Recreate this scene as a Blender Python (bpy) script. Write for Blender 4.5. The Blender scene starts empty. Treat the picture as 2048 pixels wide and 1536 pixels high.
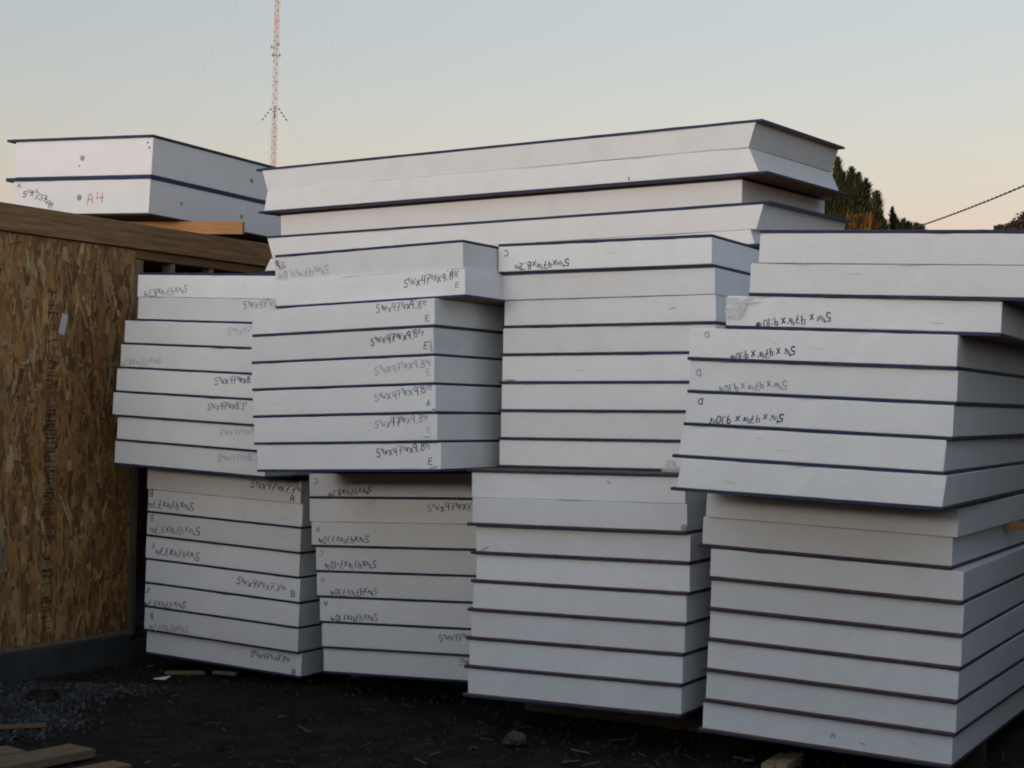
import bpy, bmesh, math, random, json
from mathutils import Vector, Matrix
random.seed(7)
R = math.radians
scene = bpy.context.scene
COL = scene.collection

# ---------------------------------------------------------------- camera, sky, sun, exposure
CAM_H = 1.70
cam = bpy.data.cameras.new('camera'); cam_o = bpy.data.objects.new('camera', cam); COL.objects.link(cam_o)
cam.sensor_width = 36.0; cam.lens = 3262.86 / 2048 * 36.0
cam.clip_start = 0.05; cam.clip_end = 3000
TH, RO = 0.0150191, 0.0211004
zz = Vector((0, -math.sin(TH), math.cos(TH))); xx = Vector((1, 0, 0))
c_r = xx * math.cos(RO) + zz * math.sin(RO); c_u = -xx * math.sin(RO) + zz * math.cos(RO)
c_f = Vector((0, math.cos(TH), math.sin(TH)))
cam_o.matrix_world = Matrix(((c_r.x, c_u.x, -c_f.x, 0), (c_r.y, c_u.y, -c_f.y, 0), (c_r.z, c_u.z, -c_f.z, CAM_H), (0, 0, 0, 1)))
scene.camera = cam_o

SUN_EL, SUN_AZ = 1.0, 212.0          # low evening sun behind the camera and to its left (azimuth from +Y towards +X)
world = bpy.data.worlds.new('World'); scene.world = world; world.use_nodes = True
nt = world.node_tree; bg = nt.nodes['Background']
sky = nt.nodes.new('ShaderNodeTexSky'); sky.sky_type = 'NISHITA'; sky.sun_disc = False
sky.sun_elevation = R(SUN_EL); sky.sun_rotation = R(SUN_AZ)
sky.air_density = 1.6; sky.dust_density = 0.5; sky.ozone_density = 2.0; sky.altitude = 0
hs = nt.nodes.new('ShaderNodeHueSaturation'); hs.inputs['Saturation'].default_value = 0.68
tint = nt.nodes.new('ShaderNodeMix'); tint.data_type = 'RGBA'; tint.blend_type = 'MULTIPLY'; tint.inputs['Factor'].default_value = 1
tint.inputs['B'].default_value = (.538, .602, .675, 1)      # the camera's white balance
nt.links.new(sky.outputs[0], hs.inputs['Color']); nt.links.new(hs.outputs[0], tint.inputs['A']); msc = nt.nodes.new('ShaderNodeMix'); msc.data_type = 'RGBA'; msc.blend_type = 'ADD'; msc.inputs['Factor'].default_value = 1
msc.inputs['B'].default_value = (.110, .108, .134, 1)      # light scattered more than once, even over the whole dusk sky
nt.links.new(tint.outputs['Result'], msc.inputs['A']); nt.links.new(msc.outputs['Result'], bg.inputs[0])
bg.inputs[1].default_value = 0.15

sun = bpy.data.lights.new('sun', 'SUN'); sun_o = bpy.data.objects.new('sun', sun); COL.objects.link(sun_o)
sun.energy = 0.275; sun.angle = R(22); sun.color = (1.0, 0.90, 0.81)   # the broad glow where the sun goes down
sdir = Vector((math.sin(R(SUN_AZ)) * math.cos(R(SUN_EL)), math.cos(R(SUN_AZ)) * math.cos(R(SUN_EL)), math.sin(R(SUN_EL))))
sun_o.rotation_euler = sdir.to_track_quat('Z', 'Y').to_euler()

scene.view_settings.view_transform = 'Standard'
scene.view_settings.look = 'None'
scene.view_settings.gamma = 1.0
scene.view_settings.exposure = 2.98
scene.view_settings.use_curve_mapping = False
scene.render.engine = 'CYCLES'
scene.cycles.filter_width = 1.9

# ---------------------------------------------------------------- helpers
def tag(o, label=None, cat=None, group=None, kind=None):
    if label: o['label'] = label
    if cat: o['category'] = cat
    if group: o['group'] = group
    if kind: o['kind'] = kind
    return o

def empty(name, m):
    o = bpy.data.objects.new(name, None); o.empty_display_size = 0.1
    COL.objects.link(o)
    if isinstance(m, Matrix): o.matrix_world = m
    else: o.location = m
    return o

def link(name, bm, mats, parent=None, smooth=False):
    me = bpy.data.meshes.new(name); bm.to_mesh(me); bm.free()
    for m in (mats if isinstance(mats, (list, tuple)) else [mats]): me.materials.append(m)
    if smooth:
        for p in me.polygons: p.use_smooth = True
    o = bpy.data.objects.new(name, me); COL.objects.link(o)
    if parent: o.parent = parent
    return o

def link_py(name, vs, fs, mats, parent=None, cols=None, smooth=False):
    me = bpy.data.meshes.new(name); me.from_pydata(vs, [], fs)
    for m in (mats if isinstance(mats, (list, tuple)) else [mats]): me.materials.append(m)
    if cols:
        a = me.attributes.new('tint', 'FLOAT_COLOR', 'FACE')
        a.data.foreach_set('color', [c for t in cols for c in (*t, 1.0)])
    if smooth:
        for p in me.polygons: p.use_smooth = True
    o = bpy.data.objects.new(name, me); COL.objects.link(o)
    if parent: o.parent = parent
    return o

def box_bm(bm, x0, x1, y0, y1, z0, z1, mi=0):
    v = [bm.verts.new(p) for p in ((x0,y0,z0),(x1,y0,z0),(x1,y1,z0),(x0,y1,z0),(x0,y0,z1),(x1,y0,z1),(x1,y1,z1),(x0,y1,z1))]
    fs = []
    for q in ((0,3,2,1),(4,5,6,7),(0,1,5,4),(1,2,6,5),(2,3,7,6),(3,0,4,7)):
        f = bm.faces.new([v[i] for i in q]); f.material_index = mi; fs.append(f)
    return v, fs

def cuts_along(bm, axis, n, tol=1e-5):
    es = [e for e in bm.edges if abs((e.verts[1].co - e.verts[0].co).normalized()[axis]) > 0.99]
    bmesh.ops.subdivide_edges(bm, edges=es, cuts=n, use_grid_fill=True)

def tube_bm(bm, pts, r0, r1=None, n=6, mi=0):
    r1 = r0 if r1 is None else r1; rings = []
    for i, p in enumerate(pts):
        p = Vector(p); a = Vector(pts[max(0, i-1)]); b = Vector(pts[min(len(pts)-1, i+1)])
        t = (b - a).normalized(); s = t.orthogonal().normalized() if i == 0 else (s - t * s.dot(t)).normalized()
        w = t.cross(s); r = r0 + (r1 - r0) * i / max(1, len(pts)-1)
        rings.append([bm.verts.new(p + (s * math.cos(2*math.pi*k/n) + w * math.sin(2*math.pi*k/n)) * r) for k in range(n)])
    for a, b in zip(rings, rings[1:]):
        for k in range(n):
            f = bm.faces.new((a[k], a[(k+1) % n], b[(k+1) % n], b[k])); f.material_index = mi
    for rg, rev in ((rings[0], True), (rings[-1], False)):
        f = bm.faces.new(list(reversed(rg)) if rev else rg); f.material_index = mi

# ---------------------------------------------------------------- materials
def mat(name, col, rough=0.8, spec=0.3):
    m = bpy.data.materials.new(name); m.use_nodes = True
    b = m.node_tree.nodes['Principled BSDF']
    b.inputs['Base Color'].default_value = (*col, 1); b.inputs['Roughness'].default_value = rough
    b.inputs['Specular IOR Level'].default_value = spec
    return m

def N(m, t, **kw):
    n = m.node_tree.nodes.new(t)
    for k, v in kw.items(): setattr(n, k, v)
    return n

def noise_mix(m, c0, c1, scale=(1,1,1), nscale=5.0, detail=6, lo=0.35, hi=0.65, bump=0.0, bump_dist=0.01, coord='Object', rough=0.6):
    t = m.node_tree; L = t.links.new; b = t.nodes['Principled BSDF']
    tc = N(m, 'ShaderNodeTexCoord'); mp = N(m, 'ShaderNodeMapping'); mp.inputs['Scale'].default_value = scale
    L(tc.outputs[coord], mp.inputs[0])
    nz = N(m, 'ShaderNodeTexNoise'); nz.inputs['Scale'].default_value = nscale; nz.inputs['Detail'].default_value = detail; nz.inputs['Roughness'].default_value = rough
    L(mp.outputs[0], nz.inputs['Vector'])
    cr = N(m, 'ShaderNodeValToRGB'); cr.color_ramp.elements[0].position = lo; cr.color_ramp.elements[1].position = hi
    cr.color_ramp.elements[0].color = (*c0, 1); cr.color_ramp.elements[1].color = (*c1, 1)
    L(nz.outputs[0], cr.inputs[0]); L(cr.outputs[0], b.inputs['Base Color'])
    if bump:
        bp = N(m, 'ShaderNodeBump'); bp.inputs['Strength'].default_value = bump; bp.inputs['Distance'].default_value = bump_dist
        L(nz.outputs[0], bp.inputs['Height']); L(bp.outputs[0], b.inputs['Normal'])
    return cr, nz, mp

def foam_material():
    m = mat('eps_foam', (.8, .8, .78), 0.92, 0.15); t = m.node_tree; L = t.links.new; b = t.nodes['Principled BSDF']
    tc = N(m, 'ShaderNodeTexCoord'); oi = N(m, 'ShaderNodeObjectInfo')
    off = N(m, 'ShaderNodeVectorMath', operation='ADD'); sc = N(m, 'ShaderNodeVectorMath', operation='SCALE')
    comb = N(m, 'ShaderNodeCombineXYZ')
    for i in range(3): L(oi.outputs['Random'], comb.inputs[i])
    L(comb.outputs[0], sc.inputs[0]); sc.inputs['Scale'].default_value = 37.0
    L(tc.outputs['Object'], off.inputs[0]); L(sc.outputs[0], off.inputs[1])
    n1 = N(m, 'ShaderNodeTexNoise'); n1.inputs['Scale'].default_value = 5.5; n1.inputs['Detail'].default_value = 5; n1.inputs['Roughness'].default_value = .65
    L(off.outputs[0], n1.inputs['Vector'])
    r1 = N(m, 'ShaderNodeValToRGB'); e = r1.color_ramp.elements
    e[0].position = .15; e[0].color = (.79, .80, .78, 1); e[1].position = .5; e[1].color = (.85, .865, .86, 1)
    e2 = r1.color_ramp.elements.new(.8); e2.color = (.88, .895, .89, 1)
    L(n1.outputs[0], r1.inputs[0])
    # scuffs: rare grey-brown smears
    mp = N(m, 'ShaderNodeMapping'); mp.inputs['Scale'].default_value = (3, 3, 9); L(off.outputs[0], mp.inputs[0])
    n2 = N(m, 'ShaderNodeTexNoise'); n2.inputs['Scale'].default_value = 2.2; n2.inputs['Detail'].default_value = 8; n2.inputs['Roughness'].default_value = .7
    L(mp.outputs[0], n2.inputs['Vector'])
    r2 = N(m, 'ShaderNodeValToRGB'); r2.color_ramp.elements[0].position = .70; r2.color_ramp.elements[1].position = .95
    L(n2.outputs[0], r2.inputs[0])
    mx = N(m, 'ShaderNodeMix', data_type='RGBA'); mx.inputs['B'].default_value = (.42, .40, .36, 1)
    L(r2.outputs[0], mx.inputs['Factor']); L(r1.outputs[0], mx.inputs['A'])
    # per panel slight difference of white
    pv = N(m, 'ShaderNodeMapRange'); pv.inputs['To Min'].default_value = .88; pv.inputs['To Max'].default_value = 1.03
    L(oi.outputs['Random'], pv.inputs['Value'])
    ml = N(m, 'ShaderNodeMix', data_type='RGBA', blend_type='MULTIPLY'); ml.inputs['Factor'].default_value = 1
    n3 = N(m, 'ShaderNodeTexNoise'); n3.inputs['Scale'].default_value = 75; n3.inputs['Detail'].default_value = 3; L(off.outputs[0], n3.inputs['Vector'])
    pm = N(m, 'ShaderNodeMapRange'); pm.inputs['From Min'].default_value = .3; pm.inputs['From Max'].default_value = .7; pm.inputs['To Min'].default_value = .975; pm.inputs['To Max'].default_value = 1.015
    L(n3.outputs[0], pm.inputs['Value']); pp = N(m, 'ShaderNodeMath', operation='MULTIPLY'); L(pv.outputs[0], pp.inputs[0]); L(pm.outputs[0], pp.inputs[1])
    L(mx.outputs['Result'], ml.inputs['A']); L(pp.outputs[0], ml.inputs['B']); L(ml.outputs['Result'], b.inputs['Base Color'])
    vo = N(m, 'ShaderNodeTexVoronoi'); vo.inputs['Scale'].default_value = 260; L(off.outputs[0], vo.inputs['Vector'])
    bp = N(m, 'ShaderNodeBump'); bp.inputs['Strength'].default_value = .25; bp.inputs['Distance'].default_value = .001
    L(vo.outputs['Distance'], bp.inputs['Height'])
    bp2 = N(m, 'ShaderNodeBump'); bp2.inputs['Strength'].default_value = .45; bp2.inputs['Distance'].default_value = .008
    L(n1.outputs[0], bp2.inputs['Height']); L(bp.outputs[0], bp2.inputs['Normal']); L(bp2.outputs[0], b.inputs['Normal'])
    return m

FOAM = foam_material()
SKIN = mat('osb_skin', (.25, .14, .07)); noise_mix(SKIN, (.10, .05, .03), (.30, .17, .09), (4, 30, 8), 3, 5, .3, .7, .3, .002)
EDGE = mat('blue_sealed_edge', (.02, .04, .11), .7); noise_mix(EDGE, (.010, .021, .052), (.034, .063, .15), (3, 3, 40), 4, 6, .3, .7, .4, .002)
DARKSKIN = mat('dark_skin', (.045, .036, .028), .9)  # very dark brown, one even tone for the bottom skin
RAWEDGE = mat('raw_board_edge', (.2, .1, .06), .9); noise_mix(RAWEDGE, (.05, .022, .02), (.22, .11, .08), (9, 9, 30), 4, 6, .25, .7, .5, .002)
INK = {}
def ink(v):
    if v == 'red':
        k = 'red'
        if k not in INK: INK[k] = mat('red_ink', (.62, .12, .11), .7)
        return INK[k]
    k = min((0, .4, .8, 1.2, 1.6, 2.0), key=lambda a: abs(a - v))
    if k not in INK:
        f = k / 2.75; a = (.014, .016, .115); w = (.74, .74, .76)
        INK[k] = mat('marker_ink', tuple(a[i] * (1-f) + w[i] * f for i in range(3)), .7)
    return INK[k]

def wood_mat(name, c0, c1, axis=0):
    m = mat(name, c0, .75); s = [14, 14, 14]; s[axis] = .9
    noise_mix(m, c0, c1, tuple(s), 3.0, 7, .3, .7, .35, .002, rough=.65); return m
WOOD_PLATE = wood_mat('weathered_lumber', (.16, .085, .035), (.37, .225, .105), 1)
WOOD_FRESH = wood_mat('fresh_lumber', (.36, .17, .06), (.55, .30, .13), 0)
WOOD_PALE = wood_mat('pale_lumber', (.26, .17, .09), (.45, .32, .18), 0)
WOOD_STUD = wood_mat('stud_lumber', (.16, .12, .085), (.30, .235, .17), 2)
WOOD_GROUND = wood_mat('muddy_lumber', (.11, .075, .045), (.23, .165, .10), 0)
WOOD_GROUND2 = wood_mat('reddish_lumber', (.14, .075, .04), (.26, .15, .085), 0)
WOOD_DARK = wood_mat('dark_lumber', (.03, .022, .014), (.08, .06, .04), 0)  # very dark brown grain for the bearers
OSB = mat('osb_face', (.2, .11, .045), .75); noise_mix(OSB, (.09, .045, .02), (.34, .19, .08), (9, 9, 2.2), 6, 6, .3, .7, .4, .002)
STRAND = mat('osb_strand', (.3, .18, .08), .6, .35)
_t = STRAND.node_tree; _a = N(STRAND, 'ShaderNodeAttribute'); _a.attribute_name = 'tint'
_tc = N(STRAND, 'ShaderNodeTexCoord'); _mp = N(STRAND, 'ShaderNodeMapping'); _mp.inputs['Scale'].default_value = (60, 60, 6)
_nz = N(STRAND, 'ShaderNodeTexNoise'); _nz.inputs['Scale'].default_value = 3; _nz.inputs['Detail'].default_value = 5
_t.links.new(_tc.outputs['Object'], _mp.inputs[0]); _t.links.new(_mp.outputs[0], _nz.inputs['Vector'])
_mr = N(STRAND, 'ShaderNodeMapRange'); _mr.inputs['To Min'].default_value = .55; _mr.inputs['To Max'].default_value = 1.35
_t.links.new(_nz.outputs[0], _mr.inputs['Value'])
_ml = N(STRAND, 'ShaderNodeMix', data_type='RGBA', blend_type='MULTIPLY'); _ml.inputs['Factor'].default_value = 1
_t.links.new(_a.outputs['Color'], _ml.inputs['A']); _t.links.new(_mr.outputs[0], _ml.inputs['B'])
_t.links.new(_ml.outputs['Result'], _t.nodes['Principled BSDF'].inputs['Base Color'])
CONCRETE = mat('concrete', (.12, .125, .125), .9); noise_mix(CONCRETE, (.028, .032, .033), (.075, .08, .079), (1, 1, 1), 3.5, 10, .25, .75, .35, .01)
PRINT = mat('stamp_ink', (.022, .02, .016), .7)
WHITE = mat('white_paper', (.62, .62, .6), .7)
GREYMETAL = mat('grey_metal', (.2, .22, .23), .5)
def attr_mat(name, rough=.8):
    m = mat(name, (.1, .1, .1), rough); a = N(m, 'ShaderNodeAttribute'); a.attribute_name = 'tint'
    m.node_tree.links.new(a.outputs['Color'], m.node_tree.nodes['Principled BSDF'].inputs['Base Color']); return m
TINTED = attr_mat('tinted')
FILM = mat('plastic_film', (.75, .77, .78), .35, .5)
_b = FILM.node_tree.nodes['Principled BSDF']; _b.inputs['Alpha'].default_value = .55
HOLE = mat('chase_hole_grey', (.33, .33, .30), .9)
DARKHOLE = mat('nail_hole_dark', (.05, .05, .045), .9)
BLUESTAIN = mat('blue_chalk', (.66, .73, .77), .9)
TOWER_O = mat('tower_orange_hazed', (.92, .70, .62), .6)  # orange bands, paled in the paint to stand for distance haze
TOWER_W = mat('tower_white_hazed', (.92, .82, .79), .6)  # white bands, the same distance haze put into the colour
GUY = mat('steel_wire', (.35, .35, .36), .6)
BLACK = mat('black_rubber', (.02, .02, .022), .5)
ROCKM = mat('grey_rock', (.1, .1, .09), .9); noise_mix(ROCKM, (.035, .034, .028), (.09, .085, .07), (1, 1, 1), 14, 6, .3, .7, .5, .01)
SOIL = mat('dark_soil', (.03, .026, .02), .95, .1)
_cr, _nz2, _ = noise_mix(SOIL, (.008, .007, .0055), (.046, .038, .028), (1, 1, 1), 4.0, 12, .3, .72, .8, .03, rough=.72)
_cr.color_ramp.elements.new(.55).color = (.026, .022, .017, 1)

# ---------------------------------------------------------------- ground
def axis_pts(a, b, step, far, n):
    core = []; x = a
    while x < b + 1e-6: core.append(x); x += step
    lo = [a - (far) * (i / n) ** 3 for i in range(n, 0, -1)]; hi = [core[-1] + far * (i / n) ** 3 for i in range(1, n + 1)]
    return lo + core + hi
from mathutils import noise as mnoise
gx = axis_pts(-3.4, 3.2, .03, 900, 12); gy = axis_pts(7.2, 11.2, .03, 900, 12)
vs = []
for y in gy:
    for x in gx:
        near = max(0.0, min(1.0, (3.6 - abs(x)) * 2)) * max(0.0, min(1.0, (11.6 - y) * 2)) * max(0.0, min(1.0, (y - 6.6) * 2))
        h = mnoise.fractal(Vector((x * 1.3, y * 1.3, 0)), 1.0, 2.0, 3) * .018 + mnoise.fractal(Vector((x * 9, y * 9, 3)), .9, 2.1, 3) * .010 * near
        if near <= 0: h *= .5
        vs.append((x, y, h - .012))
nx = len(gx)
fs = [(j*nx+i, j*nx+i+1, (j+1)*nx+i+1, (j+1)*nx+i) for j in range(len(gy)-1) for i in range(nx-1)]
tag(link_py('ground', vs, fs, SOIL, smooth=True), 'bare dark soil under and in front of the stacks', None, None, 'structure')

# ---------------------------------------------------------------- stroke lettering (marker pen)
def arc(cx, cy, rx, ry, a0, a1, n=9):
    return [(cx + rx * math.cos(R(a0 + (a1-a0)*i/n)), cy + ry * math.sin(R(a0 + (a1-a0)*i/n))) for i in range(n+1)]
G = {
 '0': (.6, [arc(.28, .5, .26, .48, 90, 450, 12)]), '1': (.25, [[(.1, 1), (.1, 0)]]),
 '2': (.6, [arc(.27, .72, .25, .27, 165, -35, 8) + [(.02, .02), (.55, .02)]]),
 '3': (.55, [arc(.24, .75, .23, .24, 150, -80, 7) + arc(.24, .27, .26, .27, 85, -150, 7)]),
 '4': (.62, [[(.1, 1), (.04, .45), (.55, .5)], [(.48, 1), (.44, 0)]]),
 '5': (.6, [[(.52, .98), (.12, .97), (.08, .55)] + arc(.24, .30, .28, .30, 100, -150, 9)]),
 '6': (.6, [[(.42, .98), (.12, .5)] + arc(.28, .26, .24, .25, 150, 510, 10)]),
 '7': (.58, [[(.02, .96), (.53, .97), (.2, 0)], [(.16, .48), (.46, .5)]]),
 '8': (.6, [arc(.28, .75, .20, .23, -80, 270, 9) + arc(.28, .26, .26, .26, 90, -270, 10)]),
 '9': (.58, [arc(.26, .72, .23, .26, 10, 370, 10) + [(.47, .6), (.40, 0)]]),
 'x': (.62, [[(.06, .62), (.50, .05)], [(.52, .66), (.02, .0)]]),
 '/': (.42, [[(.36, 1.02), (.02, -.05)]]), '"': (.3, [[(.06, 1.15), (.04, 1.02)], [(.2, 1.16), (.18, 1.03)]]),
 '.': (.24, [[(.08, .02), (.12, .05)], [(.10, 1.08), (.12, 1.0)]]), ':': (.24, [[(.1, .1), (.12, .14)], [(.1, .6), (.12, .66)]]),
 '-': (.4, [[(.05, .45), (.34, .47)]]), ' ': (.25, []), '<': (.5, [[(.45, .9), (.05, .45), (.5, .15)]]),
 'A': (.66, [[(.02, 0), (.16, .9), (.3, 1), (.46, .9), (.52, 0)], [(.08, .45), (.52, .48)]]),
 'B': (.64, [[(.08, 0), (.08, 1)], [(.08, 1)] + arc(.2, .76, .28, .24, 90, -90, 6) + arc(.2, .26, .34, .26, 90, -90, 6) + [(.08, 0)]]),
 'C': (.62, [arc(.32, .5, .28, .48, 50, 310, 10)]),
 'D': (.66, [[(.08, 1), (.08, 0)], [(.02, 1)] + arc(.16, .5, .40, .5, 90, -90, 9) + [(.02, 0)]]),
 'E': (.6, [[(.5, .98), (.08, .96), (.06, .02), (.52, .0)], [(.08, .5), (.42, .52)]]),
 'F': (.58, [[(.5, .98), (.08, .96), (.06, 0)], [(.08, .5), (.4, .52)]]),
}
def layout(s):
    out = []; x = 0; small = False; low = 0; slant = random.uniform(-.12, .16); wob = random.uniform(.9, 1.1)
    for ch in s:
        if ch == '^': small = not small; low = 0; continue
        w, st = G[ch]; w *= wob; k, dy = (.48, .60 - low) if small else (1, 0)
        if small and ch == '/': low = .38; dy = .42
        jx, jy = random.uniform(-.06, .06), random.uniform(-.10, .10); sh = slant + random.uniform(-.07, .09); k *= random.uniform(.88, 1.12)
        for l in st: out.append(([(x + jx + (px + sh * py) * k, dy + jy + py * k) for px, py in l], .72 if small else 1))
        x += (w + .15) * k * (.88 if small else 1)
    return out, max(x - .1, .3)
def handwriting(parent, s, x0, z0, x1, z1, h, flip, strength, yf, width=None):
    """marker strokes lying 0.6 mm proud of the foam's front face (plane y = yf of the panel)"""
    strokes, w = layout(s); cx, cz = (x0 + x1) / 2, (z0 + z1) / 2
    L = math.hypot(x1 - x0, z1 - z0); a = math.atan2(z1 - z0, x1 - x0)
    if flip: a += math.pi
    sx = L / w; ca, sa = math.cos(a), math.sin(a)
    wd = (width or .0064) * .5; h *= .88; vs = []; fs = []
    for st, sw in strokes:
        pts = []
        for px, pz in st:
            lx = (px - w / 2) * sx; lz = (pz - .5) * h
            pts.append((cx + lx * ca - lz * sa, cz + lx * sa + lz * ca))
        n0 = len(vs)
        for i, p in enumerate(pts):
            q0 = pts[max(0, i-1)]; q1 = pts[min(len(pts)-1, i+1)]
            tx, tz = q1[0]-q0[0], q1[1]-q0[1]; l = math.hypot(tx, tz) or 1
            tx, tz = tx/l, tz/l; wv = wd * sw * random.uniform(.8, 1.15)
            if i == 0: p = (p[0] - tx*wd*.6, p[1] - tz*wd*.6)
            if i == len(pts)-1: p = (p[0] + tx*wd*.6, p[1] + tz*wd*.6)
            vs += [(p[0] - tz*wv, yf - .0006, p[1] + tx*wv), (p[0] + tz*wv, yf - .0006, p[1] - tx*wv)]
        for i in range(len(pts)-1):
            b = n0 + 2*i; fs.append((b, b+1, b+3, b+2))
    o = link_py('handwriting', vs, fs, [ink(strength), ink(strength if strength == 'red' else strength + .35), ink(strength if strength == 'red' else max(0, strength - .4))], parent)
    run = 0; rr = random.Random(int(abs(x0 * 1000 + z0 * 7000) + len(vs))); cur = 0
    for p in o.data.polygons:
        if run <= 0: cur = rr.choice((0, 0, 0, 1, 1, 2)); run = rr.randint(3, 22)
        p.material_index = cur; run -= 1
    return o

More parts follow.
